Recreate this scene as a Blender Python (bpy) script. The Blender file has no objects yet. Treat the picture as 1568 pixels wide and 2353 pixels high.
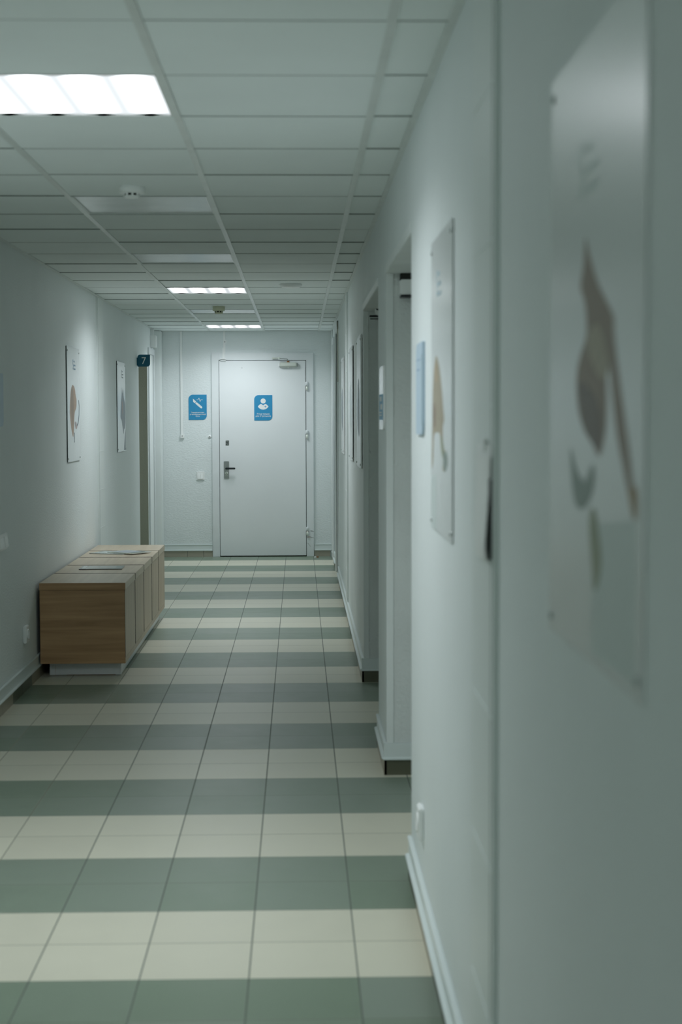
import bpy, bmesh, math, random
from mathutils import Vector, Matrix
random.seed(7)
S = bpy.context.scene
C = S.collection

# ------------------------------------------------------------------ camera
cd = bpy.data.cameras.new('camera'); cam = bpy.data.objects.new('camera', cd); C.objects.link(cam)
cd.sensor_fit = 'VERTICAL'; cd.sensor_height = 36.0; cd.sensor_width = 24.0; cd.lens = 55.78
cam.matrix_world = (Matrix.Translation((0, 0, 1.557)) @ Matrix.Rotation(-0.0266057, 4, 'Z')
                    @ Matrix.Rotation(math.pi/2 - 0.0608495, 4, 'X') @ Matrix.Rotation(-0.0029053, 4, 'Z'))
cd.clip_start = .05; cd.clip_end = 100
cd.dof.use_dof = True; cd.dof.focus_distance = 14.5; cd.dof.aperture_fstop = 3.8
S.camera = cam
# ------------------------------------------------------------------ world, exposure
w = bpy.data.worlds.new('world'); S.world = w; w.use_nodes = True
w.node_tree.nodes['Background'].inputs[0].default_value = (.6, .75, .7, 1)
w.node_tree.nodes['Background'].inputs[1].default_value = .02
S.view_settings.view_transform = 'Standard'; S.view_settings.look = 'None'
S.view_settings.gamma = 1; S.view_settings.use_curve_mapping = False
S.view_settings.exposure = 1.18
try:
    S.cycles.use_denoising = True; S.cycles.denoiser = 'OPENIMAGEDENOISE'
    S.cycles.denoising_input_passes = 'RGB_ALBEDO_NORMAL'
    S.cycles.use_adaptive_sampling = True; S.cycles.adaptive_threshold = .03
    S.cycles.max_bounces = 9; S.cycles.diffuse_bounces = 7; S.cycles.sample_clamp_indirect = 4
    S.cycles.caustics_reflective = False; S.cycles.caustics_refractive = False
except Exception: pass
LAMP = (0.94, 1.0, 1.03); LAMP_POWER = 6.4

# ------------------------------------------------------------------ dimensions (metres)
ZC = 2.485; XL = -1.565; XR = .376; YE = 17.53; YB = -6.4
FX0, FY0, FT = -1.3585, 17.062, .30353      # floor tile lattice
CY0 = 3.796                                  # ceiling tile lattice
TB = (-.9685, -.371, .226)                   # ceiling main runners

# ------------------------------------------------------------------ materials
def mat(name, col, rough=.5, metal=0.0, spec=.5, bump=None, var=None, coat=0.0):
    m = bpy.data.materials.new(name); m.use_nodes = True
    nt = m.node_tree; b = nt.nodes['Principled BSDF']
    b.inputs['Base Color'].default_value = (*col, 1); b.inputs['Roughness'].default_value = rough
    b.inputs['Metallic'].default_value = metal; b.inputs['Specular IOR Level'].default_value = spec
    b.inputs['Coat Weight'].default_value = coat; b.inputs['Coat Roughness'].default_value = .25
    geo = nt.nodes.new('ShaderNodeNewGeometry')
    if var:
        sc, amt = var
        n = nt.nodes.new('ShaderNodeTexNoise'); n.inputs['Scale'].default_value = sc; n.inputs['Detail'].default_value = 5
        mp = nt.nodes.new('ShaderNodeMapRange'); mp.inputs[3].default_value = 1-amt; mp.inputs[4].default_value = 1+amt
        mp.inputs[1].default_value = .3; mp.inputs[2].default_value = .7
        v = nt.nodes.new('ShaderNodeVectorMath'); v.operation = 'SCALE'; v.inputs[0].default_value = col
        nt.links.new(geo.outputs['Position'], n.inputs['Vector']); nt.links.new(n.outputs[0], mp.inputs[0])
        nt.links.new(mp.outputs[0], v.inputs['Scale']); nt.links.new(v.outputs[0], b.inputs['Base Color'])
    if bump:
        sc, st, dist = bump[:3]; stretch = bump[3] if len(bump) > 3 else (1, 1, 1)
        mpn = nt.nodes.new('ShaderNodeVectorMath'); mpn.operation = 'MULTIPLY'; mpn.inputs[1].default_value = stretch
        n = nt.nodes.new('ShaderNodeTexNoise'); n.inputs['Scale'].default_value = sc; n.inputs['Detail'].default_value = 3
        bp = nt.nodes.new('ShaderNodeBump'); bp.inputs['Strength'].default_value = st; bp.inputs['Distance'].default_value = dist
        nt.links.new(geo.outputs['Position'], mpn.inputs[0]); nt.links.new(mpn.outputs[0], n.inputs['Vector'])
        nt.links.new(n.outputs[0], bp.inputs['Height']); nt.links.new(bp.outputs[0], b.inputs['Normal'])
    return m

WALLC = (.76, .81, .81)
M = {}
M['wall'] = mat('painted_plaster', WALLC, .55, spec=.35, bump=(90, .45, .004), var=(1.3, .03))
M['wall_end'] = mat('rough_painted_plaster', (.765, .815, .82), .6, spec=.3, bump=(75, .75, .005, (.6, 1, 1.7)), var=(2, .03))
M['smooth'] = mat('smooth_white_paint', (.79, .83, .825), .42, spec=.4, var=(3, .03))
M['pilaster'] = mat('pilaster_paint', (.77, .82, .81), .45, spec=.4)
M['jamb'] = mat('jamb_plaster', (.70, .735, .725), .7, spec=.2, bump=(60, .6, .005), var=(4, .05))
M['jamb_beige'] = mat('dull_beige', (.36, .36, .29), .8, spec=.2, bump=(80, .5, .004))
M['ceil'] = mat('ceiling_panel', (.83, .88, .875), .85, spec=.15, var=(1.2, .04), bump=(240, .25, .002))
M['plenum'] = mat('dark_void', (.03, .035, .033), .9)
M['tbar'] = mat('white_runner', (.70, .74, .72), .35, spec=.5, var=(9, .05))
M['skirt'] = mat('white_trunking', (.74, .80, .795), .35, spec=.5)
M['door'] = mat('painted_steel_door', (.77, .80, .815), .38, spec=.45, var=(1.5, .02))
M['frame'] = mat('painted_steel_frame', (.75, .785, .80), .42, spec=.4, var=(5, .03))
M['plastic'] = mat('white_plastic', (.87, .89, .885), .35, spec=.5)
M['ivory'] = mat('aged_ivory_plastic', (.50, .52, .38), .45)
M['board'] = mat('poster_board', (.80, .84, .845), .32, spec=.55, coat=.6)
M['board_edge'] = mat('poster_edge', (.16, .19, .20), .6)
M['blue'] = mat('sign_blue', (.035, .27, .50), .4, spec=.4)
M['navy'] = mat('sign_petrol_blue', (.005, .115, .19), .4, spec=.4)
M['print'] = mat('sign_white_print', (.78, .80, .80), .5)
M['steel'] = mat('satin_steel', (.42, .45, .44), .35, metal=.8)
M['alu'] = mat('anodised_aluminium', (.68, .72, .66), .4, metal=.35)
M['black'] = mat('black_plastic', (.012, .016, .02), .35)
M['dark'] = mat('dark_gap', (.03, .035, .03), .9)
M['rust'] = mat('rust', (.30, .13, .05), .9)
M['base_beige'] = mat('plinth_tile_beige', (.40, .37, .30), .35, var=(6, .06))
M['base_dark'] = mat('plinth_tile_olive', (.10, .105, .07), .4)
M['joint'] = mat('shadowed_panel_edge', (.20, .23, .21), .8)
M['crease'] = mat('joint_grey', (.30, .34, .32), .8)
M['lens'] = mat('milky_diffuser_off', (.62, .66, .66), .25, spec=.5, var=(6, .08))
def flat(name, c, r=.45): return mat(name, c, r, spec=.35)

def lamp_material(x0, y0, k=1.0):
    m = bpy.data.materials.new('lit_diffuser'); m.use_nodes = True; nt = m.node_tree
    nt.nodes.clear(); L = nt.links.new
    out = nt.nodes.new('ShaderNodeOutputMaterial'); em = nt.nodes.new('ShaderNodeEmission')
    geo = nt.nodes.new('ShaderNodeNewGeometry'); sp = nt.nodes.new('ShaderNodeSeparateXYZ'); L(geo.outputs['Position'], sp.inputs[0])
    def mth(op, a, b=None, c=None):
        n = nt.nodes.new('ShaderNodeMath'); n.operation = op
        for i, q in enumerate((a, b, c)):
            if q is None: continue
            if isinstance(q, (int, float)): n.inputs[i].default_value = q
            else: L(q, n.inputs[i])
        return n.outputs[0]
    # four tubes across the fitting, dimmer at both tube ends and at the rim
    u = mth('DIVIDE', mth('SUBTRACT', sp.outputs[0], x0), .575/4)
    d = mth('ABSOLUTE', mth('SUBTRACT', mth('FRACT', u), .5))
    band = mth('POWER', mth('SUBTRACT', 1, mth('MULTIPLY', d, 2)), 2.3)
    v = mth('ABSOLUTE', mth('SUBTRACT', mth('DIVIDE', mth('SUBTRACT', sp.outputs[1], y0), .575), .5))
    endf = mth('SUBTRACT', 1, mth('POWER', mth('MULTIPLY', v, 2), 8))
    st = mth('MULTIPLY_ADD', mth('MULTIPLY', band, mth('MULTIPLY_ADD', endf, .9, .1)), 5.6*k, .37*k)
    em.inputs[0].default_value = (*LAMP, 1); L(st, em.inputs[1]); L(em.outputs[0], out.inputs[0])
    return m

def floor_material(name, plinth=False):
    m = bpy.data.materials.new(name); m.use_nodes = True; nt = m.node_tree; L = nt.links.new
    b = nt.nodes['Principled BSDF']
    geo = nt.nodes.new('ShaderNodeNewGeometry'); sp = nt.nodes.new('ShaderNodeSeparateXYZ'); L(geo.outputs['Position'], sp.inputs[0])
    def mth(op, a, b_=None, c=None):
        n = nt.nodes.new('ShaderNodeMath'); n.operation = op
        for i, q in enumerate((a, b_, c)):
            if q is None: continue
            if isinstance(q, (int, float)): n.inputs[i].default_value = q
            else: L(q, n.inputs[i])
        return n.outputs[0]
    def mix(f, a, c):
        n = nt.nodes.new('ShaderNodeMix'); n.data_type = 'RGBA'
        for s, q in ((0, f), (6, a), (7, c)):
            if isinstance(q, tuple): n.inputs[s].default_value = (*q, 1)
            elif isinstance(q, (int, float)): n.inputs[s].default_value = q
            else: L(q, n.inputs[s])
        return n.outputs[2]
    u = mth('DIVIDE', mth('SUBTRACT', sp.outputs[0], FX0), FT)
    v = mth('DIVIDE', mth('SUBTRACT', FY0, sp.outputs[1]), FT)
    band = mth('MODULO', mth('ADD', mth('FLOOR', mth('MULTIPLY', v, .5)), 40), 2)      # 0 cream, 1 green
    cell = nt.nodes.new('ShaderNodeCombineXYZ'); L(mth('FLOOR', u), cell.inputs[0]); L(mth('FLOOR', v), cell.inputs[1])
    wn = nt.nodes.new('ShaderNodeTexWhiteNoise'); wn.noise_dimensions = '3D'; L(cell.outputs[0], wn.inputs[0])
    no = nt.nodes.new('ShaderNodeTexNoise'); no.inputs['Scale'].default_value = 9; no.inputs['Detail'].default_value = 6
    L(geo.outputs['Position'], no.inputs['Vector'])
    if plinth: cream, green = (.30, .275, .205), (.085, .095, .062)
    else: cream, green = (.65, .635, .52), (.192, .255, .186)
    col = mix(band, cream, green)
    g2 = mix(mth('MULTIPLY', mth('MULTIPLY', wn.outputs[0], .38), band), col, (.27, .295, .275))
    val = mth('MULTIPLY_ADD', mth('ADD', wn.outputs[0], mth('MULTIPLY', no.outputs[0], 1.2)), .07, .93)
    sc = nt.nodes.new('ShaderNodeVectorMath'); sc.operation = 'SCALE'; L(g2, sc.inputs[0]); L(val, sc.inputs['Scale'])
    du = mth('SUBTRACT', .5, mth('ABSOLUTE', mth('SUBTRACT', mth('FRACT', mth('ADD', u, 40)), .5)))
    dv = mth('SUBTRACT', .5, mth('ABSOLUTE', mth('SUBTRACT', mth('FRACT', mth('ADD', v, 40)), .5)))
    gu = mth('LESS_THAN', du, .0075); gv = mth('LESS_THAN', dv, .0062)
    if plinth: g = gv
    else: g = mth('MAXIMUM', gu, gv)
    # grout: walked-on joints in the middle are dark, those near the left wall stay pale
    wear = nt.nodes.new('ShaderNodeMapRange'); L(sp.outputs[0], wear.inputs[0]); wear.inputs[1].default_value = -1.2; wear.inputs[2].default_value = -.75
    gc = mix(wear.outputs[0], (.34, .34, .27), (.115, .135, .115))
    gc2 = mix(mth('MULTIPLY', gu, 0.0 if plinth else 1.0), (.20, .215, .175), gc)
    fin = mix(mth('MULTIPLY', g, .9), sc.outputs[0], gc2)
    L(fin, b.inputs['Base Color'])
    rg = mth('MULTIPLY_ADD', no.outputs[0], .14, .30); L(mth('MAXIMUM', rg, mth('MULTIPLY', g, .8)), b.inputs['Roughness'])
    b.inputs['Specular IOR Level'].default_value = .5
    bp = nt.nodes.new('ShaderNodeBump'); bp.inputs['Strength'].default_value = .35; bp.inputs['Distance'].default_value = .002
    L(mth('SUBTRACT', mth('MULTIPLY', no.outputs[0], .15), g), bp.inputs['Height']); L(bp.outputs[0], b.inputs['Normal'])
    return m
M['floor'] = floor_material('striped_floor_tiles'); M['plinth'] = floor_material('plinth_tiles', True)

def wood(name, axis, a, b_, rough=.32):
    m = bpy.data.materials.new(name); m.use_nodes = True; nt = m.node_tree; L = nt.links.new
    bs = nt.nodes['Principled BSDF']; geo = nt.nodes.new('ShaderNodeNewGeometry')
    vm = nt.nodes.new('ShaderNodeVectorMath'); vm.operation = 'MULTIPLY'
    s = [26, 26, 26]; s[axis] = 1.5; vm.inputs[1].default_value = s; L(geo.outputs['Position'], vm.inputs[0])
    n = nt.nodes.new('ShaderNodeTexNoise'); n.inputs['Scale'].default_value = 1; n.inputs['Detail'].default_value = 7; n.inputs['Distortion'].default_value = .6
    L(vm.outputs[0], n.inputs['Vector'])
    r = nt.nodes.new('ShaderNodeValToRGB'); r.color_ramp.elements[0].position = .32; r.color_ramp.elements[1].position = .68
    r.color_ramp.elements[0].color = (*a, 1); r.color_ramp.elements[1].color = (*b_, 1); L(n.outputs[0], r.inputs[0]); L(r.outputs[0], bs.inputs['Base Color'])
    bs.inputs['Roughness'].default_value = rough
    bp = nt.nodes.new('ShaderNodeBump'); bp.inputs['Strength'].default_value = .15; bp.inputs['Distance'].default_value = .001; L(n.outputs[0], bp.inputs['Height']); L(bp.outputs[0], bs.inputs['Normal'])
    return m
M['groove'] = mat('groove_shade_brown', (.03, .021, .014), .8)
M['wood_x'] = wood('wood_grain_across_shaded', 0, (.36, .205, .098), (.55, .335, .175), .42)  # same wood as the seat, shade on the end put into the colour
M['wood_top'] = wood('wood_grain_top_lit', 1, (.50, .41, .30), (.61, .51, .38))  # lighter copy, light on the seat put into the wood colour
M['wood_z'] = wood('wood_grain_front_lit', 2, (.45, .36, .26), (.56, .455, .34), .4)  # light on the front likewise put into the wood colour

# ------------------------------------------------------------------ mesh helpers
class MB:
    def __init__(s): s.bm = bmesh.new(); s.mats = []
    def mi(s, m):
        if m not in s.mats: s.mats.append(m)
        return s.mats.index(m)
    def box(s, x0, x1, y0, y1, z0, z1, m, bev=0, skip=()):
        b = bmesh.new(); bmesh.ops.create_cube(b, size=1)
        for v in b.verts:
            v.co = Vector(((x0+x1)/2 + v.co.x*(x1-x0), (y0+y1)/2 + v.co.y*(y1-y0), (z0+z1)/2 + v.co.z*(z1-z0)))
        if bev: bmesh.ops.bevel(b, geom=b.edges[:], offset=bev, segments=2, affect='EDGES')
        s.merge(b, m); return s
    def merge(s, b, m, smooth=False):
        i = s.mi(m); vs = {}
        for v in b.verts: vs[v] = s.bm.verts.new(v.co)
        for f in b.faces:
            try:
                nf = s.bm.faces.new([vs[v] for v in f.verts]); nf.material_index = i; nf.smooth = smooth or f.smooth
            except ValueError: pass
        b.free()
    def prism(s, pts, O, U, V, N, d0, d1, m):
        """outline pts (u,v) in the plane (O,U,V), extruded along N from d0 to d1"""
        O, U, V, N = map(Vector, (O, U, V, N)); b = bmesh.new()
        a = [b.verts.new(O+U*p[0]+V*p[1]+N*d0) for p in pts]; t = [b.verts.new(O+U*p[0]+V*p[1]+N*d1) for p in pts]
        b.faces.new(a); b.faces.new(t)
        for i in range(len(pts)): b.faces.new([a[i], a[(i+1) % len(pts)], t[(i+1) % len(pts)], t[i]])
        bmesh.ops.recalc_face_normals(b, faces=b.faces[:])
        s.merge(b, m); return s
    def lathe(s, prof, O, A, m, n=32, smooth=True):
        """prof: (radius, height) pairs round axis A from O"""
        A = Vector(A).normalized(); P = A.orthogonal().normalized(); Q = A.cross(P); O = Vector(O); b = bmesh.new(); rings = []
        for r, h in prof:
            if r < 1e-6: rings.append([b.verts.new(O+A*h)])
            else: rings.append([b.verts.new(O+A*h+(P*math.cos(2*math.pi*k/n)+Q*math.sin(2*math.pi*k/n))*r) for k in range(n)])
        for a, c in zip(rings, rings[1:]):
            for k in range(n):
                k2 = (k+1) % n
                if len(a) == 1 and len(c) == 1: continue
                if len(a) == 1: f = [a[0], c[k], c[k2]]
                elif len(c) == 1: f = [a[k], c[0], a[k2]]
                else: f = [a[k], c[k], c[k2], a[k2]]
                b.faces.new(f).smooth = smooth
        bmesh.ops.recalc_face_normals(b, faces=b.faces[:])
        s.merge(b, m); return s
    def tube(s, pts, r, m, n=12):
        for a, c in zip(pts, pts[1:]):
            a, c = Vector(a), Vector(c); s.lathe([(0, 0), (r, 0), (r, (c-a).length), (0, (c-a).length)], a, c-a, m, n, False)
        return s
    def obj(s, name, parent=None, loc=None):
        me = bpy.data.meshes.new(name)
        if loc is not None:
            bmesh.ops.translate(s.bm, verts=s.bm.verts[:], vec=-Vector(loc))
        s.bm.to_mesh(me); s.bm.free()
        for m in s.mats: me.materials.append(m)
        o = bpy.data.objects.new(name, me); C.objects.link(o)
        if loc is not None: o.location = loc
        if parent is not None: o.parent = parent; o.matrix_parent_inverse = Matrix.Identity(4)
        return o
def struct(o): o['kind'] = 'structure'; return o
def tag(o, label, cat, group=None):
    o['label'] = label; o['category'] = cat
    if group: o['group'] = group
    return o
def thing(name, loc, label, cat, group=None):
    o = bpy.data.objects.new(name, None); C.objects.link(o); o.location = loc; o.empty_display_size = .05
    return tag(o, label, cat, group)
def part(mb, name, parent, label=None):
    """geometry was given in world metres; parent may be moved or nested"""
    loc = Vector((0, 0, 0)); p = parent
    while p is not None: loc += p.location; p = p.parent
    bmesh.ops.translate(mb.bm, verts=mb.bm.verts[:], vec=-loc)
    o = mb.obj(name, parent)
    if label: o['label'] = label
    return o
def smooth_loop(pts, k=5):
    out = []; n = len(pts)
    for i in range(n):
        p0, p1, p2, p3 = pts[i-1], pts[i], pts[(i+1) % n], pts[(i+2) % n]
        for j in range(k):
            t = j/k
            out.append(tuple(.5*((2*p1[c]) + (-p0[c]+p2[c])*t + (2*p0[c]-5*p1[c]+4*p2[c]-p3[c])*t*t + (-p0[c]+3*p1[c]-3*p2[c]+p3[c])*t**3) for c in (0, 1)))
    return out
def leaf_outline(w, h, r, k=8):
    """rectangle with the top left and bottom right corners rounded"""
    p = [(0, 0)]
    for i in range(k+1):
        a = -math.pi/2 + math.pi/2*i/k; p.append((w-r+r*math.cos(a), r+r*math.sin(a)))
    p.append((w, h))
    for i in range(k+1):
        a = math.pi/2 + math.pi/2*i/k; p.append((r+r*math.cos(a), h-r+r*math.sin(a)))
    return p

# ------------------------------------------------------------------ floor
f = MB(); f.box(-2.1, 1.3, YB, YE+.05, -.06, 0, M['floor']); struct(f.obj('floor'))

# ------------------------------------------------------------------ walls
NL = 2.16                                    # niche lintel
wr = MB(); D = .32                           # right wall: solid piers and lintels between the door niches
X2 = XR+D
N1 = (5.28, 6.8); N2 = (7.47, 9.2); N3 = (14.95, 15.75)
def pier(y0, y1): wr.box(XR, X2, y0, y1, 0, ZC+.1, M['wall'])
pier(YB, N1[0]); pier(N1[1], N2[0]); pier(N2[1], N3[0]); pier(N3[1], YE+.05)
for a, b in (N1, N2): wr.box(XR, X2, a, b, NL, ZC+.1, M['wall'])
wr.box(XR, X2, N3[0], N3[1], 2.36, ZC+.1, M['wall'])
struct(wr.obj('wall_right'))
wn = MB(); wn.box(X2, X2+.08, YB, YE, 0, ZC+.1, M['wall'])
struct(wn.obj('wall_outer_right'))
wl = MB()
ND = (15.65, 16.55)
wl.box(XL-.32, XL, YB, ND[0], 0, ZC+.1, M['wall']); wl.box(XL-.32, XL, ND[1], YE+.05, 0, ZC+.1, M['wall'])
wl.box(XL-.32, XL, ND[0], ND[1], 2.12, ZC+.1, M['wall']); struct(wl.obj('wall_left'))
wo = MB(); wo.box(XL-.40, XL-.32, YB, YE, 0, ZC+.1, M['wall']); struct(wo.obj('wall_outer_left'))
we = MB(); we.box(-1.9, .7, YE, YE+.1, 0, ZC+.1, M['wall_end']); struct(we.obj('wall_end'))
wb = MB(); wb.box(-1.9, .7, YB-.1, YB, 0, ZC+.1, M['wall']); struct(wb.obj('wall_back'))
tn = [0]
def trim(mb):
    tn[0] += 1; return struct(mb.obj('trim_%d' % tn[0]))
# pilaster strips (joint cover panels) with shallow cross ribs
def pilaster(x_face, x_back, y0, y1, zs):
    p = MB(); p.box(min(x_face, x_back), max(x_face, x_back), y0, y1, .14, ZC-.005, M['pilaster'])
    s = 1 if x_face > x_back else -1
    for z in zs: p.box(min(x_face, x_face+s*.0018), max(x_face, x_face+s*.0018), y0+.02, y1-.02, z-.003, z+.003, M['pilaster'])
    for y in (y0+.03,): p.box(min(x_face, x_face+s*.001), max(x_face, x_face+s*.001), y-.002, y, .14, ZC-.01, M['crease'])
    trim(p)
zs = [.38, .68, .98, 1.28, 1.575, 1.885, 2.18]
pilaster(XR-.010, XR, 2.97, 3.335, zs)
pilaster(XR-.010, XR, 11.98, 12.35, zs)
pilaster(XL+.010, XL, 12.40, 12.76, zs)
# boxed-in riser in the far left corner, slim ones in the far right
p = MB(); p.box(XL, -1.492, 17.30, YE, .0, ZC-.004, M['smooth'], .008); trim(p)
p = MB(); p.box(XR-.016, XR, 17.26, YE, .0, ZC-.004, M['smooth'], .005); trim(p)
# far jamb lining of the left doorway: darker beige than the wall; jamb faces of the right niches
p = MB(); p.box(XL-.319, XL-.004, ND[1]-.004, ND[1], .0, 2.119, M['jamb_beige']); trim(p)
for (a, b) in (N1, N2):
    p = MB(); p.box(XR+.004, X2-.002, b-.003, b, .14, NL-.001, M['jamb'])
    p.box(XR, XR+.030, b-.008, b-.003, .14, NL-.002, M['smooth'])          # corner bead
    p.box(XR-.003, XR, a+.0, b, NL, NL+.035, M['smooth'])                # bead along the lintel edge
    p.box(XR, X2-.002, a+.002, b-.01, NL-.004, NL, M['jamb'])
    trim(p)

# skirting: striped tile plinth with a white cable trunking on top
def skirting(side, segs):
    tile, mould = MB(), MB()
    s = -1 if side == 'right' else 1; x = XR if side == 'right' else XL
    for y0, y1 in segs:
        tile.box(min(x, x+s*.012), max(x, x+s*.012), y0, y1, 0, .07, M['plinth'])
        mould.box(min(x, x+s*.010), max(x, x+s*.010), y0, y1, .078, .134, M['skirt'])
        mould.box(min(x, x+s*.022), max(x, x+s*.022), y0, y1, .068, .079, M['skirt'], .003)
        mould.box(min(x, x+s*.014), max(x, x+s*.014), y0, y1, .130, .141, M['skirt'], .003)
    return tile, mould
for side, segs in (('left', [(YB, ND[0]), (ND[1], 16.68), (17.2, 17.3)]), ('right', [(YB, N1[0]), (N1[1]-.012, N2[0]), (N2[1]-.012, 14.86), (15.84, 16.5), (17.1, 17.26)])):
    t, mo = skirting(side, segs)
    if side == 'right':
        for y in (N1[1], N2[1]):      # returns into the niches, facing down the corridor
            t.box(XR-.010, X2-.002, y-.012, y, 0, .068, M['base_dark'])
            mo.box(XR-.012, X2-.002, y-.014, y-.002, .068, .139, M['skirt'], .002)
            mo.box(XR-.016, X2-.002, y-.022, y-.002, .066, .076, M['skirt'], .003)
    b = struct(t.obj('baseboard_'+side)); struct(mo.obj('baseboard_'+side+'_trunking'))
t, mo = MB(), MB()
for x0, x1 in ((-1.492, -1.235), (-1.232, -1.056), (-1.053, -.955), (.168, .345)):
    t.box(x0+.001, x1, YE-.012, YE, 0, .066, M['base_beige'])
for x0, x1 in ((-1.492, -.955), (.168, .360)):
    mo.box(x0, x1, YE-.010, YE, .075, .130, M['skirt']); mo.box(x0, x1, YE-.022, YE, .064, .076, M['skirt'], .003); mo.box(x0, x1, YE-.014, YE, .126, .137, M['skirt'], .003)
struct(t.obj('baseboard_end')); struct(mo.obj('baseboard_end_trunking'))

# ------------------------------------------------------------------ ceiling
KP = {1: 1.1, 13: .83, 21: .78, -11: 1.25}
LIT = [(1, True), (5, False), (9, False), (13, True), (17, False), (21, True), (-3, False), (-11, True), (-15, True)]  # last panel is unseen, added to fill the dim areas
lamp_rows = {r for r, _ in LIT}
ce = MB(); ce.box(-1.9, .7, YB, YE, ZC+.045, ZC+.10, M['plenum'])
cols = [(XL+.004, TB[0]-.011), (TB[0]+.011, TB[1]-.011), (TB[1]+.011, TB[2]-.011), (TB[2]+.011, XR-.004)]
for r in range(-17, 24):
    y0 = CY0+.6*r; y1 = min(y0+.6, YE-.004); y0 = max(y0, YB)
    if y1-y0 < .03: continue
    for ci, (a, b) in enumerate(cols):
        if ci == 1 and r in lamp_rows: continue
        j = random.uniform(-.0015, .0030); g = random.uniform(.0012, .0030)
        ce.box(a, b, y0+g, y1-.0015, ZC+j, ZC+.016+j, M['ceil'])
for r in range(-17, 24):
    y0 = CY0+.6*r
    if y0 < YB+.1 or y0 > YE-.05: continue
    for a, b in cols: ce.box(a, b, y0-.0015, y0+.0015, ZC-random.uniform(.0012, .0032), ZC+.02, M['joint'])
struct(ce.obj('ceiling'))
for x in TB:
    p = MB()
    y = YB
    while y < YE-.01:            # runner lengths meet slightly out of line
        y2 = min(y+random.choice((1.2, 2.4, 3.0)), YE-.003); dx = random.uniform(-.0025, .0025)
        p.box(x-.012+dx, x+.012+dx, y, y2, ZC-.003, ZC+.002, M['tbar']); p.box(x-.002+dx, x+.002+dx, y, y2, ZC, ZC+.035, M['tbar']); y = y2
    trim(p)
for x0, x1 in ((XL, XL+.024), (XR-.019, XR)):
    p = MB(); p.box(x0, x1, YB, YE-.002, ZC-.004, ZC-.001, M['tbar']); trim(p)
p = MB(); p.box(XL+.02, XR-.02, YE-.02, YE, ZC-.004, ZC-.001, M['tbar']); trim(p)

def lamp(r, lit, label):
    x0, x1 = TB[0]+.011, TB[1]-.011; y0 = CY0+.6*r; y1 = y0+.6
    t = thing('ceiling_light', ((x0+x1)/2, (y0+y1)/2, ZC), label, 'ceiling light', 'square fluorescent light panels in the suspended ceiling')
    f = MB()
    for a in ((x0, x0+.007, y0+.002, y1-.002), (x1-.007, x1, y0+.002, y1-.002), (x0, x1, y0+.002, y0+.010), (x0, x1, y1-.010, y1-.002)):
        f.box(*a, ZC-.002, ZC+.035, M['tbar'])
    f.box(x0, x1, y0+.002, y1-.002, ZC+.035, ZC+.040, M['tbar'])
    part(f, 'lamp_frame', t)
    d = MB(); d.box(x0+.007, x1-.007, y0+.010, y1-.010, ZC+.003, ZC+.007, lamp_material(x0, y0, KP.get(r, .8)) if lit else M['lens'])
    part(d, 'diffuser', t, 'glowing white diffuser with four brighter bands' if lit else 'unlit milky diffuser, slightly dirty')
    if lit:      # the downward light of the fitting: its diffuser throws it mostly down
        ld = bpy.data.lights.new('lamp_light', 'AREA'); ld.shape = 'RECTANGLE'; ld.size = .56; ld.size_y = .56
        ld.energy = LAMP_POWER*KP.get(r, .8); ld.color = LAMP; ld.spread = math.radians(150)
        lo = bpy.data.objects.new('lamp_light', ld); C.objects.link(lo); lo.parent = t; lo.location = (0, 0, -.001)
labels = {1: 'large glowing ceiling light panel at the upper left, nearest the camera',
          5: 'unlit ceiling light panel right behind the nearest smoke detector',
          9: 'unlit ceiling light panel midway down the corridor, between a dark and a lit panel',
          13: 'glowing ceiling light panel in the middle of the corridor, before the ivory detector',
          17: 'unlit ceiling light panel partly hidden by the ivory smoke detector',
          21: 'glowing ceiling light panel at the far end, just before the end wall',
          -3: 'unlit ceiling light panel overhead, above the viewer', -11: 'glowing ceiling light panel close behind the viewer', -15: 'unseen glowing panel added as fill well behind the viewer'}
for r, lit in LIT: lamp(r, lit, labels[r])

# smoke detectors and round vent
def detector(x, y, r, h, m, cage, label):
    t = thing('smoke_detector', (x, y, ZC), label, 'smoke detector', 'smoke detectors on the ceiling')
    b = MB(); b.lathe([(r*.92, .002), (r, -.001), (r, -h*.55), (r*.86, -h*.62), (0, -h*.62)], (x, y, ZC), (0, 0, 1), m, 40)
    part(b, 'base', t)
    c = MB(); rr = r*cage
    c.lathe([(rr*.8, -h*.6), (rr*.8, -h*.82), (0, -h*.82)], (x, y, ZC), (0, 0, 1), M['dark'], 32)
    c.lathe([(0, -h*.82), (rr, -h*.82), (rr, -h*.93), (rr*.85, -h), (0, -h)], (x, y, ZC), (0, 0, 1), m, 32)
    for k in range(8):
        a = k*math.pi/4+.2; cx, cy = x+rr*.92*math.cos(a), y+rr*.92*math.sin(a)
        c.box(cx-.004, cx+.004, cy-.004, cy+.004, ZC-h*.83, ZC-h*.6, m)
    part(c, 'sensing_chamber', t)
detector(-.672, 6.52, .052, .046, M['plastic'], .62, 'round white smoke detector on the ceiling in front of the nearest unlit panel')
detector(-.675, 13.62, .052, .062, M['ivory'], .66, 'small ivory smoke detector standing out before the far unlit panel')
t = thing('ceiling_speaker', (-.05, 11.3, ZC), 'shallow round white disc on the ceiling right of the middle lit panel', 'ceiling disc')
b = MB(); b.lathe([(.074, .001), (.080, -.003), (.080, -.010)], (-.05, 11.3, ZC), (0, 0, 1), M['plastic'], 48); part(b, 'rim', t)
b = MB(); b.lathe([(.076, -.006), (.073, -.020), (.060, -.026), (0, -.027)], (-.05, 11.3, ZC), (0, 0, 1), M['plastic'], 48); part(b, 'cover', t)

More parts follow.
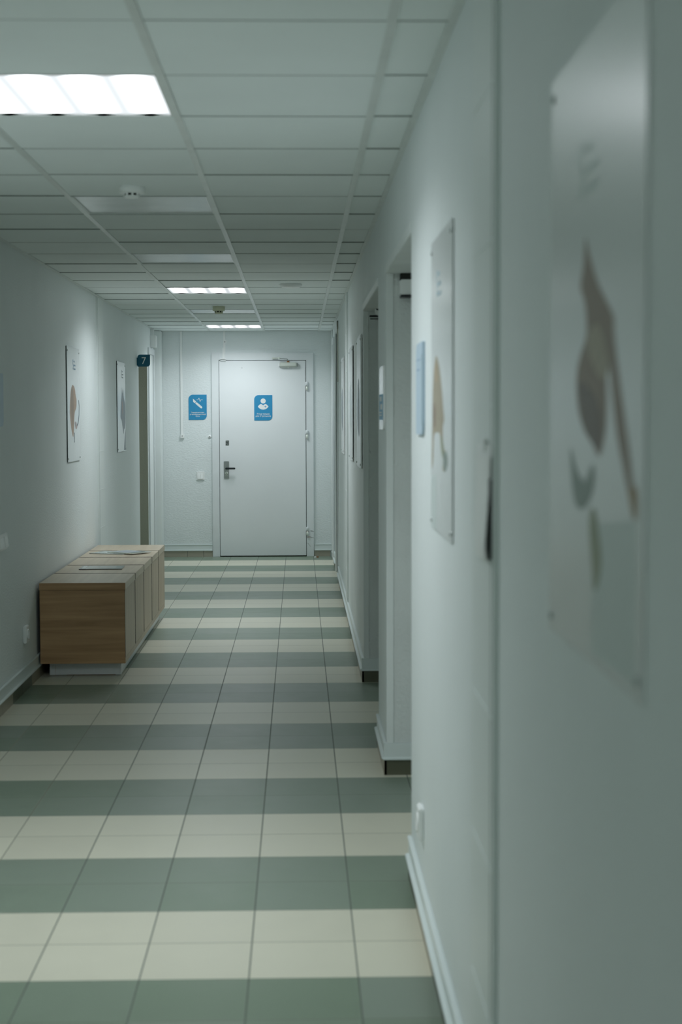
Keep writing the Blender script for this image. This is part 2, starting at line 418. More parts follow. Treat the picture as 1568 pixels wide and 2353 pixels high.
# ------------------------------------------------------------------ end wall: steel door
W = 'world'
dl = MB(); dl.box(-.868, .080, YE-.034, YE-.006, .012, 2.158, M['door'], .003)
door = struct(dl.obj('door_1', loc=(-.394, YE-.006, 0)))
fr = MB()
fr.box(-.952, -.873, YE-.026, YE, 0, 2.245, M['frame'], .002); fr.box(.085, .166, YE-.026, YE, 0, 2.245, M['frame'], .002)
fr.box(-.873, .085, YE-.026, YE, 2.164, 2.245, M['frame'], .002); fr.box(-.873, .085, YE-.006, YE-.001, 0, 2.164, M['dark'])
part(fr, 'door_frame', door)
for zc in (1.880, 1.349, .280):
    h = MB(); hx, hy = .094, YE-.040
    h.lathe([(0, .048), (.008, .048), (.013, .043), (.013, .002), (0, .002)], (hx, hy, zc), (0, 0, 1), M['frame'], 20)
    h.lathe([(0, -.002), (.0125, -.002), (.0125, -.045), (.008, -.048), (0, -.048)], (hx, hy, zc), (0, 0, 1), M['alu'], 20)
    h.lathe([(0, .003), (.010, .003), (.010, -.003), (0, -.003)], (hx, hy, zc), (0, 0, 1), M['rust'] if zc < 1 else M['steel'], 16)
    h.box(.076, .093, hy-.002, YE-.03, zc+.004, zc+.044, M['frame'])
    h.box(.094, .108, hy, YE-.022, zc-.044, zc-.004, M['frame'])
    part(h, 'hinge', door, 'rusty lowest hinge' if zc < 1 else None)
e = MB(); e.box(-.823, -.767, YE-.044, YE-.034, .867, 1.056, M['steel'], .003)
e.box(-.812, -.778, YE-.046, YE-.044, .893, .897, M['alu'])
esc = part(e, 'lock_plate', door)
l = MB(); l.lathe([(0, 0), (.011, 0), (.010, .046), (0, .046)], (-.796, YE-.044, .977), (0, -1, 0), M['black'], 20)
l.box(-.806, -.696, YE-.098, YE-.084, .968, .988, M['black'], .004); part(l, 'lever_handle', esc, 'black lever handle')
k = MB(); k.lathe([(0, .006), (.006, .006), (.0085, .005), (.016, .003), (.016, 0)], (-.795, YE-.044, .925), (0, -1, 0), M['alu'], 24)
k.box(-.797, -.793, YE-.0512, YE-.0495, .919, .931, M['black']); part(k, 'keyhole', esc)
k = MB(); k.box(-.803, -.765, YE-.038, YE-.034, 1.230, 1.285, M['steel'], .002)
for i in range(4):
    z = 1.238+i*.012; k.box(-.800+.004*(i % 2), -.784+.005*(i % 3), YE-.0395, YE-.037, z, z+.005, M['black'])
    k.box(-.778, -.769, YE-.0395, YE-.037, z+.003, z+.009, M['black'])
part(k, 'upper_lock', door, 'worn metal plate of the upper lock')
k = MB(); k.lathe([(0, .004), (.008, .003), (.010, 0)], (-.620, YE-.034, 2.083), (0, -1, 0), M['door'], 16); part(k, 'screw_cap', door)
# door closer
cl = MB(); cl.box(-.200, -.018, YE-.082, YE-.034, 2.086, 2.138, M['alu'], .006)
cl.box(-.216, -.199, YE-.078, YE-.034, 2.090, 2.136, M['plastic'], .006); cl.box(-.019, -.003, YE-.078, YE-.034, 2.090, 2.134, M['steel'], .006)
cl.box(-.190, -.022, YE-.084, YE-.081, 2.094, 2.098, M['steel'])
closer = part(cl, 'door_closer', door, 'aluminium door closer body with rust on top')
a = MB(); a.lathe([(0, .016), (.012, .014), (.016, 0)], (-.110, YE-.058, 2.138), (0, 0, 1), M['rust'], 20)
a.lathe([(0, .010), (.008, .008), (.010, 0)], (-.110, YE-.058, 2.086), (0, 0, -1), M['alu'], 16)
a.tube([(-.110, YE-.058, 2.156), (-.122, YE-.075, 2.174), (-.205, YE-.120, 2.178)], .005, M['steel']); part(a, 'closer_arm', closer)
a = MB(); a.tube([(-.205, YE-.120, 2.186), (-.262, YE-.045, 2.184)], .005, M['alu'])
a.lathe([(0, 0), (.010, 0), (.010, .020), (0, .022)], (-.208, YE-.120, 2.172), (0, 0, 1), M['alu'], 16); part(a, 'link_rod', closer)
a = MB(); a.box(-.286, -.236, YE-.052, YE-.026, 2.176, 2.192, M['alu'], .002); part(a, 'arm_bracket', closer)
# cracks in the paint of the frame near the floor
c = MB()
def strip(mb, p0, p1, wd, m, y=YE-.0266):
    d = Vector((p1[0]-p0[0], p1[1]-p0[1])); n = Vector((-d.y, d.x)).normalized()*wd/2
    mb.prism([(p0[0]+n.x, p0[1]+n.y), (p1[0]+n.x*.5, p1[1]+n.y*.5), (p1[0]-n.x*.5, p1[1]-n.y*.5), (p0[0]-n.x, p0[1]-n.y)], (0, y, 0), (1, 0, 0), (0, 0, 1), (0, -1, 0), 0, .0006, m)
strip(c, (.128, .283), (.162, .280), .006, M['dark']); strip(c, (.092, .214), (.130, .216), .008, M['rust']); strip(c, (.128, .214), (.164, .204), .004, M['dark'])
strip(c, (.096, .148), (.130, .108), .004, M['crease']); part(c, 'paint_crack', door, 'rusty cracks in the frame near the floor')
# ragged plaster line above the frame
p = MB(); xs = -.935
while xs < .14:
    x2 = min(xs+random.uniform(.02, .07), .14); z = 2.282+random.uniform(-.004, .004)
    p.box(xs, x2-.004, YE-.0035, YE, z-.004, z+.003, M['wall_end']); xs = x2
p.box(-.945, .150, YE-.003, YE, 2.245, 2.2785, M['wall_end']); trim(p)

# ------------------------------------------------------------------ end wall fittings
t = thing('cable_conduit', (-1.285, YE, 1.31), 'long thin white cable duct down the end wall left of the blue scalpel sign', 'cable duct', 'cable ducts on the end wall')
p = MB(); p.box(-1.296, -1.272, YE-.014, YE, 1.352, ZC-.004, M['plastic'], .002); part(p, 'duct', t)
p = MB(); p.box(-1.300, -1.257, YE-.026, YE, 1.310, 1.353, M['plastic'], .003); bx = part(p, 'junction_box', t)
p = MB(); p.lathe([(0, .002), (.005, .001), (.005, 0)], (-1.279, YE-.026, 1.335), (0, -1, 0), M['black'], 16); part(p, 'sensor_eye', bx)
t = thing('cable_conduit', (-.812, YE, 2.17), 'short white cable duct from the ceiling to the top of the steel door', 'cable duct', 'cable ducts on the end wall')
p = MB(); p.box(-.822, -.800, YE-.012, YE, 2.246, ZC-.004, M['plastic'], .002); p.box(-.830, -.806, YE-.038, YE-.027, 2.186, 2.300, M['plastic'], .002); part(p, 'duct', t)
p = MB(); p.box(-.822, -.787, YE-.026, YE, 2.346, 2.384, M['plastic'], .003); bx = part(p, 'junction_box', t)
p = MB(); p.lathe([(0, .002), (.005, .001), (.005, 0)], (-.804, YE-.026, 2.364), (0, -1, 0), M['black'], 16); part(p, 'sensor_eye', bx)
p = MB(); p.box(-.856, -.792, YE-.046, YE-.027, 2.172, 2.184, M['plastic'], .002); p.box(-.854, -.794, YE-.048, YE-.034, 2.152, 2.163, M['plastic'], .002); part(p, 'magnet_contact', t)
t = thing('call_button', (-.979, YE, 1.328), 'small round white call button beside the steel door frame', 'button')
p = MB(); p.lathe([(.018, 0), (.018, .008), (.014, .011), (0, .011)], (-.979, YE, 1.328), (0, -1, 0), M['plastic'], 28); part(p, 'housing', t)
p = MB(); p.lathe([(.007, .011), (.007, .016), (0, .017)], (-.979, YE, 1.328), (0, -1, 0), M['steel'], 20); part(p, 'push_button', t)
t = thing('light_switch', (-1.083, YE, .897), 'square white double light switch on the end wall left of the door', 'light switch', 'double light switches')
p = MB(); p.box(-1.127, -1.040, YE-.011, YE, .850, .944, M['plastic'], .003); part(p, 'switch_plate', t)
for x0, x1 in ((-1.112, -1.085), (-1.083, -1.056)):
    p = MB(); p.prism([(0, 0), (.010, 0), (.004, .058), (0, .058)], (x0, YE-.010, .864), (0, -1, 0), (0, 0, 1), (1, 0, 0), 0, x1-x0, M['plastic']); part(p, 'rocker', t)

def text_part(s, name, parent, x, z, size, y, m, extr=.0004, align='CENTER', spacing=1.0):
    cu = bpy.data.curves.new(name, 'FONT'); cu.body = s; cu.size = size; cu.align_x = align; cu.extrude = extr; cu.space_line = spacing; cu.offset = 0 if s == '7' else size*.012
    o = bpy.data.objects.new(name, cu); C.objects.link(o); bpy.context.view_layer.update()
    me = bpy.data.meshes.new_from_object(o.evaluated_get(bpy.context.evaluated_depsgraph_get())); bpy.data.objects.remove(o)
    me.materials.clear(); me.materials.append(m)
    me.transform(Matrix.Translation((x, y, z)) @ Matrix.Rotation(math.pi/2, 4, 'X'))
    me.transform(Matrix.Translation(-parent.location))
    r = bpy.data.objects.new(name, me); C.objects.link(r); r.parent = parent; return r
EX = dict(U=(1, 0, 0), V=(0, 0, 1), N=(0, -1, 0))
def wsign(x0, x1, z0, z1, y, label):
    t = thing('wall_sign', ((x0+x1)/2, y, z0), label, 'sign', 'blue pictogram signs at the corridor end')
    o = leaf_outline(x1-x0, z1-z0, .048)
    p = MB(); p.prism(o, (x0, y, z0), EX['U'], EX['V'], EX['N'], 0, .004, M['blue']); part(p, 'sign_plate', t); return t
y = YE; sx, sz = -1.208, 1.512
t = wsign(sx, sx+.199, sz, sz+.276, y, 'blue sign with scalpel and pulse line, on the end wall left of the door')
def P(l, ox, oz): return [(ox+u, oz+v) for u, v in l]
ic = MB(); yy = y-.004
kx, kz = sx, sz
def pr(l): ic.prism(l, (kx, yy, kz), EX['U'], EX['V'], EX['N'], 0, .0006, M['print'])
pr([(.049, .233), (.085, .199), (.069, .183), (.050, .198)])                       # blade
hd = [(.073, .179), (.089, .195)]
for i in range(9):
    a = math.pi/4 - math.pi*i/8; hd.append((.139+.0115*math.cos(a), .137+.0115*math.sin(a)))
pr(hd)                                                                             # handle with round end
part(ic, 'scalpel_symbol', t)
ic = MB()
pl = [(.086, .2205), (.105, .2205), (.115, .241), (.127, .199), (.134, .2205), (.156, .2205)]
for (a, b) in zip(pl, pl[1:]):
    d = Vector(b)-Vector(a); n = Vector((-d.y, d.x)).normalized()*.0022
    pr([(a[0]+n.x, a[1]+n.y), (b[0]+n.x, b[1]+n.y), (b[0]-n.x, b[1]-n.y), (a[0]-n.x, a[1]-n.y)])
part(ic, 'pulse_symbol', t)
text_part('Хирургическо-\nреанимационный\nблок', 'lettering', t, sx+.100, sz+.074, .0205, y-.0045, M['print'])
sx, sz, y = -.486, 1.503, YE-.034
t = wsign(sx, sx+.199, sz, sz+.278, y, 'blue sign with white staff figure, on the steel door')
ic = MB(); yy = y-.004; kx, kz = sx, sz
pr([(.099+.0285*math.cos(a*math.pi/16), .214+.0275*math.sin(a*math.pi/16)) for a in range(32)])
up = [(.041, .152), (.050, .165), (.062, .175), (.075, .181), (.083, .177), (.099, .167), (.115, .177), (.123, .181), (.136, .175), (.148, .165), (.157, .152),
      (.148, .140), (.136, .130), (.118, .122), (.099, .119), (.080, .122), (.062, .130), (.050, .140)]
pr(up); b = MB()
ic.prism([(.112, .1495), (.134, .1495), (.134, .1545), (.112, .1545)], (kx, yy, kz), EX['U'], EX['V'], EX['N'], .0006, .0009, M['blue'])
ic.prism([(.1205, .141), (.1255, .141), (.1255, .163), (.1205, .163)], (kx, yy, kz), EX['U'], EX['V'], EX['N'], .0006, .0010, M['blue'])
part(ic, 'staff_symbol', t)
text_part('Вход только\nдля персонала', 'lettering', t, sx+.099, sz+.064, .0235, y-.0045, M['print'])
# flag sign 7 sticking out of the left wall
t = thing('room_number_sign', (-1.5, 15.5, 2.034), 'dark blue square flag sign reading 7, sticking out from left wall', 'sign')
p = MB(); p.prism(leaf_outline(.121, .117, .028), (-1.559, 15.5, 2.034), EX['U'], EX['V'], EX['N'], -.003, .003, M['navy']); part(p, 'sign_plate', t)
p = MB(); p.box(-1.565, -1.557, 15.490, 15.512, 2.045, 2.12, M['navy']); part(p, 'bracket', t)
text_part('7', 'lettering', t, -1.499, 2.060, .095, 15.4965, M['print'])

# small chip of plaster on the floor
t = MB(); t.lathe([(0, 0), (.014, .001), (.011, .010), (0, .013)], (.178, 17.36, 0), (0, 0, 1), M['print'], 7, False)
t.lathe([(0, 0), (.013, .001), (.012, .010), (0, .014)], (.203, 17.355, 0), (0, 0, 1), M['rust'], 7, False)
tag(t.obj('plaster_chip'), 'tiny white and orange crumb of plaster on the floor right of the steel door', 'debris')

# ------------------------------------------------------------------ posters
A_brown = flat('print_brown', (.30, .235, .185)); A_dkbrown = flat('print_dark_brown', (.20, .165, .145)); A_tan = flat('print_tan', (.42, .37, .28))
A_green = flat('print_grey_green', (.30, .36, .33)); A_olive = flat('print_olive', (.34, .37, .27)); A_pale = flat('print_pale_grey', (.64, .71, .70), .35)
A_orange = flat('print_orange_brown', (.33, .22, .10)); A_grey = flat('print_slate_grey', (.37, .41, .45)); A_blue = flat('print_blue', (.22, .34, .47))
A_skin = flat('print_skin', (.50, .36, .27)); A_line = flat('print_dark_line', (.06, .10, .13)); A_pink = flat('print_pink', (.52, .42, .40)); A_faint = flat('print_faint_blue', (.46, .58, .64))
def poster(side, ya, yb, label, arts, z0=1.245, h=.785, off=.004, th=.004, logo=None, logo_m=None, extra_tone=None):
    """u runs left to right as seen from inside the corridor"""
    if side == 'right': x = XR; N = (-1, 0, 0); U = (0, -1, 0); O = (x, yb, z0)
    else: x = XL; N = (1, 0, 0); U = (0, 1, 0); O = (x, ya, z0)
    wd = yb-ya; V = (0, 0, 1)
    t = thing('wall_poster', (x, (ya+yb)/2, z0), label, 'poster', 'posters along the corridor walls')
    p = MB(); p.prism([(0, 0), (wd, 0), (wd, h), (0, h)], O, U, V, N, off, off+th, M['board'])
    p.prism([(-.0005, -.0005), (wd+.0005, -.0005), (wd+.0005, h+.0005), (-.0005, h+.0005)], O, U, V, N, off, off+th*.75, M['board_edge'] if side == 'left' else M['plastic'])
    part(p, 'poster_panel', t)
    for u in (.022, wd-.022):
        for v in (.022, h-.028):
            p = MB(); q = Vector(O)+Vector(U)*u+Vector((0, 0, v)); p.lathe([(0, off+th+.004), (.006, off+th+.003), (.007, off+th), (.007, 0)], q, N, M['steel'], 16)
            part(p, 'spacer_screw', t)
    d = off+th
    if arts:
        p = MB()
        for i, (pts, m, sm) in enumerate(arts):
            pts = [(min(max(a, .002), wd-.002), min(max(b, .002), h-.002)) for a, b in pts]
            p.prism(smooth_loop(pts, 4) if sm else pts, O, U, V, N, d, d+.0003+.00015*i, m)
        part(p, 'printed_artwork', t)
    if logo:
        p = MB(); a, b = logo; m = logo_m or A_blue
        sc_ = [(0, .066), (.022, .072), (.030, .060), (.014, .056), (.012, .044), (.032, .030), (.030, .010), (.010, .0), (-.002, .012), (.014, .014), (.016, .026), (-.002, .042)]
        p.prism(smooth_loop(P(sc_, a, b), 3), O, U, V, N, d, d+.0005, m)
        for r in range(3):
            x_ = a+.045
            for k in range(5 if r else 3):
                p.prism(P([(0, 0), (.013, 0), (.013, .011), (0, .011)], x_, b+.052-.026*r), O, U, V, N, d, d+.0005, m); x_ += .018
        part(p, 'logo_print', t)
    return t
near = [([(.343, .179), (.606, .2), (.606, .016), (.339, .013)], A_pale, False),
 ([(.283, .545), (.31, .521), (.365, .482), (.437, .448), (.469, .432), (.473, .411), (.5, .368), (.527, .33), (.547, .3), (.564, .277), (.585, .241), (.602, .235), (.608, .22), (.604, .2), (.587, .205), (.563, .227), (.529, .259), (.495, .293), (.473, .327), (.454, .363), (.439, .381), (.425, .371), (.432, .335), (.425, .299), (.389, .266), (.339, .28), (.277, .299), (.232, .33), (.224, .37), (.252, .396), (.294, .421), (.282, .46), (.249, .485), (.269, .51)], A_brown, True),
 ([(.30, .415), (.36, .43), (.41, .41), (.44, .375), (.40, .36), (.33, .385)], A_tan, True),
 ([(.242, .358), (.327, .348), (.396, .317), (.388, .274), (.329, .284), (.266, .314)], A_dkbrown, True),
 ([(.178, .27), (.224, .243), (.29, .23), (.34, .254), (.351, .228), (.302, .2), (.248, .193), (.203, .21)], A_green, True),
 ([(.352, .199), (.392, .164), (.403, .129), (.366, .095), (.345, .123), (.323, .178)], A_olive, True),
 ([(.57, .234), (.602, .234), (.607, .22), (.604, .202), (.587, .207)], A_orange, True)]
poster('right', 1.705, 2.345, 'large blurred poster nearest the viewer, brown and grey figure on pale ground', near, z0=1.24, h=.80, logo=(.235, .60), logo_m=A_pale, off=.001, th=.002)
pa = [([(-.0, .14), (.157, .153), (.159, .0), (.0, .0)], A_pale, False),
 ([(.155, .471), (.241, .443), (.297, .404), (.338, .364), (.365, .33), (.392, .301), (.352, .277), (.379, .229), (.457, .219), (.482, .196), (.419, .17), (.353, .172), (.366, .197), (.299, .227), (.271, .262), (.156, .265), (.09, .254), (.076, .222), (.061, .183), (.03, .163), (.02, .18), (.03, .221), (.04, .261), (.044, .301), (.05, .354), (.06, .39), (.09, .435)], A_tan, True),
 ([(.07, .33), (.11, .345), (.15, .32), (.13, .28), (.08, .285)], A_brown, True), ([(.14, .455), (.19, .43), (.2, .40), (.13, .41)], flat('print_peach', (.50, .40, .28)), True),
 ([(.30, .26), (.37, .24), (.40, .205), (.33, .21)], A_olive, True), ([(.39, .215), (.457, .219), (.482, .196), (.43, .17), (.38, .18)], A_green, True)]
poster('right', 3.835, 4.43, 'white poster with beige triangular figure, between the door niche and the pinned papers', pa, logo=(.17, .625), logo_m=A_faint, off=.002, th=.003)
pl1 = [([(.25, .526), (.332, .514), (.375, .489), (.402, .451), (.439, .426), (.425, .375), (.346, .34), (.318, .298), (.29, .214), (.255, .168), (.199, .198), (.146, .257), (.114, .319), (.114, .381), (.143, .444), (.183, .498)], A_skin, True),
 ([(.20, .50), (.26, .505), (.30, .40), (.27, .26), (.21, .27), (.17, .38)], flat('print_skin_shade', (.40, .30, .24)), True),
 ([(.530, .423), (.545, .426), (.580, .384), (.568, .319), (.515, .258), (.445, .235), (.443, .243), (.498, .268), (.550, .321), (.562, .382)], A_line, False),
 ([(.339, .264), (.4, .272), (.459, .238), (.396, .221)], A_pink, True), ([(.36, .262), (.39, .268), (.40, .245), (.37, .24)], A_grey, True),
 ([(.30, .197), (.318, .197), (.318, .129), (.306, .129)], A_line, False)]
poster('left', 10.765, 11.37, 'white poster with light brown oval head shape on the left wall above the bench', pl1, logo=(.275, .632))
pl2 = [([(.339, .565), (.38, .507), (.43, .546), (.49, .476), (.57, .428), (.606, .374), (.602, .291), (.583, .209), (.497, .194), (.443, .151), (.376, .211), (.31, .276), (.217, .298), (.237, .356), (.279, .441), (.33, .506)], A_grey, True),
 ([(.34, .44), (.40, .42), (.42, .33), (.36, .34)], A_pink, True), ([(.608, .192), (.608, .005), (.46, .01), (.55, .128)], A_grey, False)]
poster('left', 13.735, 14.355, 'white poster with slate grey feathery shape, left wall near the blue 7 sign', pl2, logo=(.33, .645), logo_m=A_grey)
g = 'poster panels seen edge-on along the right wall'
pc1 = poster('right', 9.30, 9.92, 'white poster panel edge-on just past the second door niche', [([(.2, .5), (.4, .5), (.45, .2), (.15, .25)], A_grey, True)], off=.003, th=.009)
pc2 = poster('right', 10.78, 11.44, 'white poster panel edge-on under the mid corridor light, before the pilaster', [([(.2, .5), (.4, .5), (.45, .2), (.15, .25)], A_pale, True)], off=.006)
pc3 = poster('right', 12.86, 13.50, 'white poster panel edge-on beyond the pilaster, farthest of the right wall', [([(.2, .5), (.4, .5), (.45, .2), (.15, .25)], A_grey, True)], off=.003, th=.009)

# ------------------------------------------------------------------ door signs on side walls
def side_sign(side, ya, yb, z0, z1, label, bands):
    if side == 'right': N = (-1, 0, 0); U = (0, -1, 0); O = (XR, yb, z0)
    else: N = (1, 0, 0); U = (0, 1, 0); O = (XL, ya, z0)
    V = (0, 0, 1); wd = yb-ya; h = z1-z0
    t = thing('door_sign', (O[0], (ya+yb)/2, z0), label, 'sign', 'door signs on the side walls')
    p = MB(); p.prism(leaf_outline(wd, h, .045), O, U, V, N, 0, .009, bands[0]); part(p, 'sign_plate', t)
    p = MB()
    for i, (a, b, c, d, m) in enumerate(bands[1:]):
        p.prism([(a, b), (c, b), (c, d), (a, d)], O, U, V, N, .009, .0094+.0003*i, m)
    part(p, 'printed_bands', t); return t
A_ice = flat('print_ice_blue', (.48, .60, .70)); A_mid = flat('print_mid_blue', (.10, .36, .56))
side_sign('right', 4.705, 4.955, 1.498, 1.775, 'pale blue blurred door sign beside the nearest niche, left of the beige poster',
          (A_ice, (.03, .225, .24, .228, A_blue), (.03, .195, .15, .198, A_blue), (.20, .03, .245, .24, A_faint)))
side_sign('right', 6.88, 7.20, 1.494, 1.772, 'white door sign with a blue band, on the pier between the two niches',
          (flat('glossy_white_sign', (.88, .90, .90), .16), (.004, .043, .316, .155, A_mid), (.05, .125, .20, .145, M['print']), (.10, .088, .26, .112, M['print']), (.04, .060, .22, .066, M['print']), (.04, .072, .22, .078, M['print'])))
side_sign('left', 8.20, 8.435, 1.503, 1.782, 'pale blue white sign at the left edge of the picture, on the dim wall', (A_ice, (.02, .20, .12, .21, A_blue)))

# papers pinned to the near pilaster, lower edges curling off the wall
t = thing('paper_notice', (XR-.01, 3.10, 1.28), 'blurred sheaf of papers pinned on the near pilaster, curling at bottom', 'notice')
def sheet(y0, y1, z0, z1, x, curl, m, name, label=None):
    b = bmesh.new(); nu, nv = 10, 16; g = []
    for j in range(nv+1):
        row = []
        for i in range(nu+1):
            u, v = i/nu, j/nv            # u: far to near edge, v: bottom to top
            lift = curl*(max(0, 1-v*1.25)**1.2)*(.35+.65*u)*math.sin(min(1, (1-v)*3.2)*math.pi/2)
            if v < .16: lift *= (v/.16)**.7*.75+.25
            row.append((x-lift-.0015*math.sin(7*u+3*v), y1-(y1-y0)*u, z0+(z1-z0)*v))
        g.append(row)
    for off in (0, .0006):
        vs = [[b.verts.new((q[0]+off, q[1], q[2])) for q in r] for r in g]
        for j in range(nv):
            for i in range(nu):
                b.faces.new([vs[j][i], vs[j][i+1], vs[j+1][i+1], vs[j+1][i]]).smooth = True
    mb = MB(); mb.merge(b, m, True); return part(mb, name, t, label)
sheet(2.995, 3.215, 1.285, 1.500, XR-.0125, .006, M['plastic'], 'back_sheet')
sheet(2.990, 3.205, 1.275, 1.478, XR-.0150, .010, flat('paper_white', (.86, .88, .87)), 'front_sheet')
p = MB(); p.box(XR-.018, XR-.010, 3.06, 3.10, 1.485, 1.512, M['plastic'], .002); part(p, 'clip', t)
p = MB(); p.box(XR-.0165, XR-.0102, 2.991, 2.995, 1.283, 1.435, M['black']); part(p, 'slit_shade', t, 'black strip for the shade behind the lifted near edge')  # paints the shaded slit between paper and pilaster

# ------------------------------------------------------------------ sockets and switches on side walls
t = thing('wall_socket', (XR, 4.78, .315), 'small white surface socket low on the right wall, close to the nearest niche', 'socket', 'sockets low on the side walls')
p = MB(); p.box(XR-.017, XR, 4.74, 4.82, .265, .365, M['plastic'], .004); part(p, 'socket_box', t)
p = MB(); p.lathe([(.030, 0), (.030, .004), (.026, .004), (.024, -.010), (0, -.010)], (XR-.017, 4.78, .315), (-1, 0, 0), M['plastic'], 28); part(p, 'socket_face', t)
t = thing('wall_socket', (XL, 9.015, .32), 'small white surface socket low on the left wall, before the bench', 'socket', 'sockets low on the side walls')
p = MB(); p.box(XL, XL+.019, 8.97, 9.06, .270, .368, M['plastic'], .004); part(p, 'socket_box', t)
p = MB(); p.lathe([(.030, 0), (.030, .006), (.026, .006), (.024, -.010), (0, -.010)], (XL+.019, 9.015, .319), (1, 0, 0), M['plastic'], 28); part(p, 'socket_face', t)
t = thing('light_switch', (XL, 8.37, .9), 'white double switch on the left wall, cut by the left picture edge', 'light switch', 'double light switches')
p = MB(); p.box(XL, XL+.012, 8.24, 8.475, .853, .940, M['plastic'], .004); part(p, 'switch_plate', t)
for a in (8.262, 8.368):
    p = MB(); p.prism([(0, 0), (.011, 0), (.004, .056), (0, .056)], (XL+.012, a, .868), (1, 0, 0), (0, 0, 1), (0, 1, 0), 0, .082, M['plastic']); part(p, 'rocker', t)
# box and duct in the far left corner
t = thing('junction_box', (XL, 17.0, 2.28), 'small white electrical box high on the left wall by the far corner', 'electrical box')
p = MB(); p.box(XL, -1.507, 16.90, 17.06, 2.282, 2.408, M['plastic'], .003); part(p, 'box_body', t)
p = MB(); p.box(-1.508, -1.505, 16.92, 17.04, 2.292, 2.398, M['plastic']); part(p, 'box_cover', t)
p = MB(); p.box(XL, -1.53, 16.95, 16.99, 2.408, ZC-.005, M['plastic'], .002); part(p, 'duct', t)

# ------------------------------------------------------------------ doors in the side walls
def flush_door(n, side, y0, y1, ztop, xface, pieces=True):
    s = 1 if side == 'left' else -1
    d = MB(); d.box(min(xface, xface-s*.04), max(xface, xface-s*.04), y0, y1, .01, ztop, M['smooth'], .003)
    o = struct(d.obj('door_%d' % n, loc=(xface, (y0+y1)/2, 0)))
    c = MB()
    for a, b, z0, z1 in ((y0-.07, y0-.003, 0, ztop+.07), (y1+.003, y1+.07, 0, ztop+.07), (y0-.003, y1+.003, ztop+.003, ztop+.07)):
        c.box(min(xface, xface+s*.014), max(xface, xface+s*.014), a, b, z0, z1, M['frame'], .003)
    part(c, 'door_casing', o)
    if not pieces: return o
    h = MB(); hy = y0+.06; h.box(min(xface, xface+s*.008), max(xface, xface+s*.008), hy-.018, hy+.018, .93, 1.09, M['steel'], .002)
    h.tube([(xface, hy, 1.02), (xface+s*.05, hy, 1.02), (xface+s*.05, hy+.11, 1.02)], .009, M['steel']); part(h, 'door_handle', o)
    return o
flush_door(2, 'left', 16.68, 17.18, 2.20, XL+.001, False)
# leaves standing at the back of the niches
flush_door(3, 'right', 5.50, 6.42, 2.06, X2-.001)
flush_door(4, 'right', 7.80, 8.75, 2.06, X2-.001)
flush_door(5, 'left', 15.72, 16.46, 2.05, XL-.319)
flush_door(6, 'right', 15.00, 15.70, 2.28, X2-.001)
flush_door(7, 'right', 16.58, 17.03, 2.30, XR-.001, False)
# casing of the far niche with a brownish wooden edge
p = MB(); p.box(XR-.014, XR+.03, 14.88, 14.95, .0, 2.44, M['smooth'], .003); p.box(XR-.014, XR+.03, 15.75, 15.82, .0, 2.44, M['smooth'], .003)
p.box(XR-.014, XR+.03, 14.88, 15.82, 2.36, 2.44, M['smooth'], .003); trim(p)
p = MB(); p.box(XR-.020, XR-.0135, 14.40, 14.46, 1.86, 2.40, M['jamb_beige']); trim(p)
# equipment at the tops of the niches
t = thing('door_operator', (.50, 6.74, 2.06), 'pale box with dark lower edge at the top inside the nearest niche', 'door operator')
p = MB(); p.box(.432, .64, 6.715, 6.797, 2.064, 2.128, M['plastic'], .004); part(p, 'housing', t)
p = MB(); p.box(.434, .64, 6.715, 6.797, 2.054, 2.063, M['black']); part(p, 'lower_strip', t)
p = MB(); p.box(.434, .64, 6.74, 6.797, 2.130, 2.155, M['dark']); part(p, 'gap_shade', t, 'dark block standing for the shade above the housing')  # solid dark block painting the shadow over the box
t = thing('door_closer', (.45, 9.1, 2.11), 'dark door closer with pale body at the top inside the second niche', 'door closer')
p = MB(); p.lathe([(0, 0), (.026, .003), (.030, .02), (.030, .09), (.024, .11), (0, .11)], (.437, 9.05, 2.150), (1, 0, 0), M['plastic'], 24); part(p, 'closer_body', t)
p = MB(); p.box(.405, .62, 9.04, 9.06, 2.112, 2.124, M['black'], .003); p.box(.408, .62, 9.045, 9.055, 2.100, 2.106, M['black'], .002); part(p, 'closer_arm', t)
p = MB(); p.lathe([(0, 0), (.018, 0), (.018, .03), (0, .03)], (.455, 9.01, 2.165), (0, -1, 0), M['black'], 20); part(p, 'pivot', t)

# ------------------------------------------------------------------ bench
BX0, BX1 = -1.545, -1.035; ZT = .567
SG = [9.42, 10.00, 10.56, 11.14, 11.68, 12.20]
bench = thing('bench', ((BX0+BX1)/2, 10.81, 0), 'long low wooden bench of five joined sections against the left wall', 'bench')
p = MB(); p.box(-1.499, -1.074, 9.51, 12.10, .003, .092, M['door'], .002)
p.box(-1.502, -1.468, 9.507, 9.512, .003, .092, M['door']); p.box(-1.108, -1.072, 9.507, 9.512, .003, .092, M['door'])
p.box(-1.469, -1.4675, 9.5085, 9.5105, .004, .09, M['rust']); p.box(-1.4, -1.1, 9.5085, 9.5105, .003, .0045, M['rust'])
part(p, 'plinth', bench, 'white painted plinth')
p = MB(); p.box(BX0+.002, BX1-.003, SG[0]+.001, SG[0]+.022, .084, ZT-.0435, M['wood_x'], .001); part(p, 'end_panel', bench, 'brown end panel facing the viewer, coloured darker for shade')
p = MB(); p.box(BX0+.004, BX1-.022, SG[0]+.022, SG[-1]-.002, .088, ZT-.028, M['groove']); part(p, 'carcass', bench)
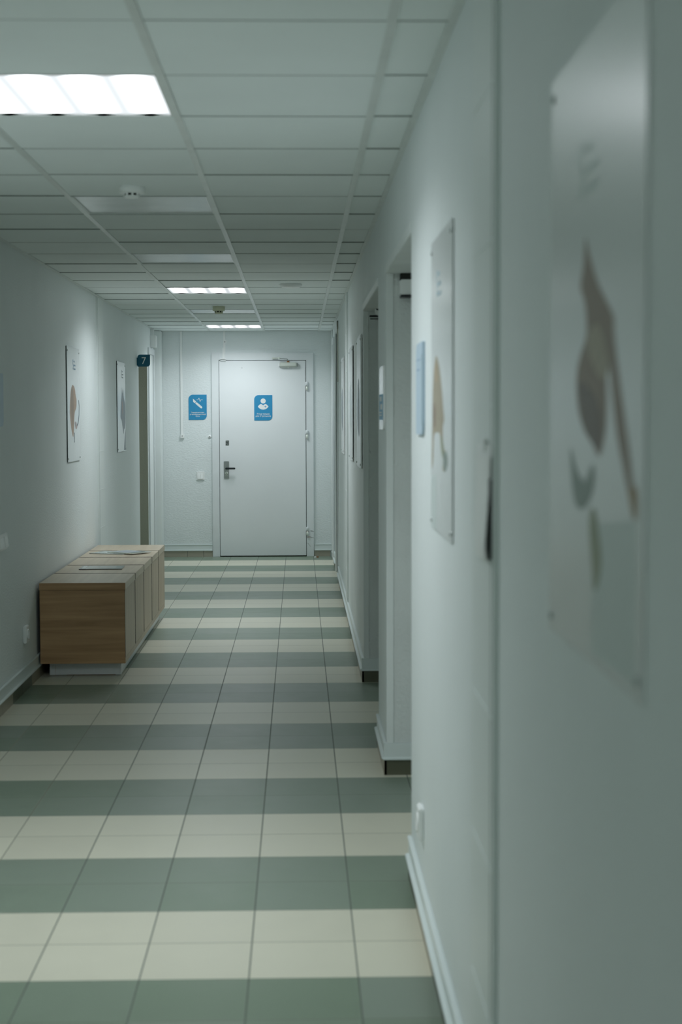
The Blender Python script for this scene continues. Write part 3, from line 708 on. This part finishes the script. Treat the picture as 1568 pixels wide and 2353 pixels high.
for i in range(5):
    a, b = SG[i], SG[i+1]; ga = 0 if i == 0 else .012
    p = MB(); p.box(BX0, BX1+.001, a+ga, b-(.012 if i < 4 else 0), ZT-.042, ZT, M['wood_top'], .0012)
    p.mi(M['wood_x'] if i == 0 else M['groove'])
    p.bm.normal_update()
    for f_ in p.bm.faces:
        f_.material_index = 1 if f_.normal.y < -.7 else 0  # near faces of later sections painted dark for shade in the joints
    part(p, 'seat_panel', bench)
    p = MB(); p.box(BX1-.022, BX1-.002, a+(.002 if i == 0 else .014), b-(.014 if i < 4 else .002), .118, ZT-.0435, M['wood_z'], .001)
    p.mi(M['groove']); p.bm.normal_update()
    for f_ in p.bm.faces: f_.material_index = 1 if f_.normal.y < -.7 else 0       # shade in the joint painted on the near edge
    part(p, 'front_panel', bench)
p = MB(); p.box(BX1-.022, BX1-.0025, SG[0]+.003, SG[-1]-.003, .084, .117, M['wood_z'], .001); part(p, 'lower_rail', bench)

# ------------------------------------------------------------------ magazines
def magazine(cx, cy, z, wx, wy, rot, label, cover, blocks, spine):
    t = thing('magazine', (cx, cy, z), label, 'magazine', 'magazines on the bench'); t.rotation_euler = (0, 0, rot)
    def loc(mb, name, lab=None):
        o = mb.obj(name, t)
        if lab: o['label'] = lab
        return o
    p = MB(); p.box(-wx/2, wx/2, -wy/2, wy/2, .0005, .0045, M['print']); loc(p, 'pages')
    p = MB(); p.box(-wx/2-.001, wx/2+.001, -wy/2-.001, wy/2+.001, .0045, .0055, cover)
    p.box(-wx/2-.001, wx/2+.001, -wy/2-.003, -wy/2, 0, .0055, spine)
    for i, (a, b, c, d, m) in enumerate(blocks): p.box(a, c, b, d, .0055, .0058+.0002*i, m)
    loc(p, 'cover')
A_teal = mat('cover_teal', (.10, .15, .14), .2, coat=.4); A_mist = mat('cover_mist', (.34, .38, .36), .2, coat=.4); A_rose = mat('cover_rose', (.30, .27, .24), .2, coat=.4)
A_wh = mat('cover_white', (.60, .66, .64), .2, coat=.4)
magazine(-1.285, 10.345, ZT, .275, .21, math.radians(1), 'dark glossy magazine lying on the second bench section from the viewer', A_teal,
         [(-.085, -.085, .095, .08, A_mist), (-.06, -.07, .07, .04, A_rose), (-.125, -.09, -.10, .09, A_wh)], M['black'])
magazine(-1.345, 11.47, ZT, .27, .20, math.radians(-24), 'pale glossy magazine, lower left one of the overlapping pair on the bench', A_mist,
         [(-.10, -.08, .02, .07, A_wh), (.04, -.06, .11, .05, A_teal)], M['steel'])
magazine(-1.225, 11.46, ZT+.006, .25, .19, math.radians(-38), 'greyish magazine with dark picture, lying over another on the bench', A_wh,
         [(-.09, -.07, .05, .07, A_grey), (.06, -.07, .10, .06, A_teal)], M['alu'])
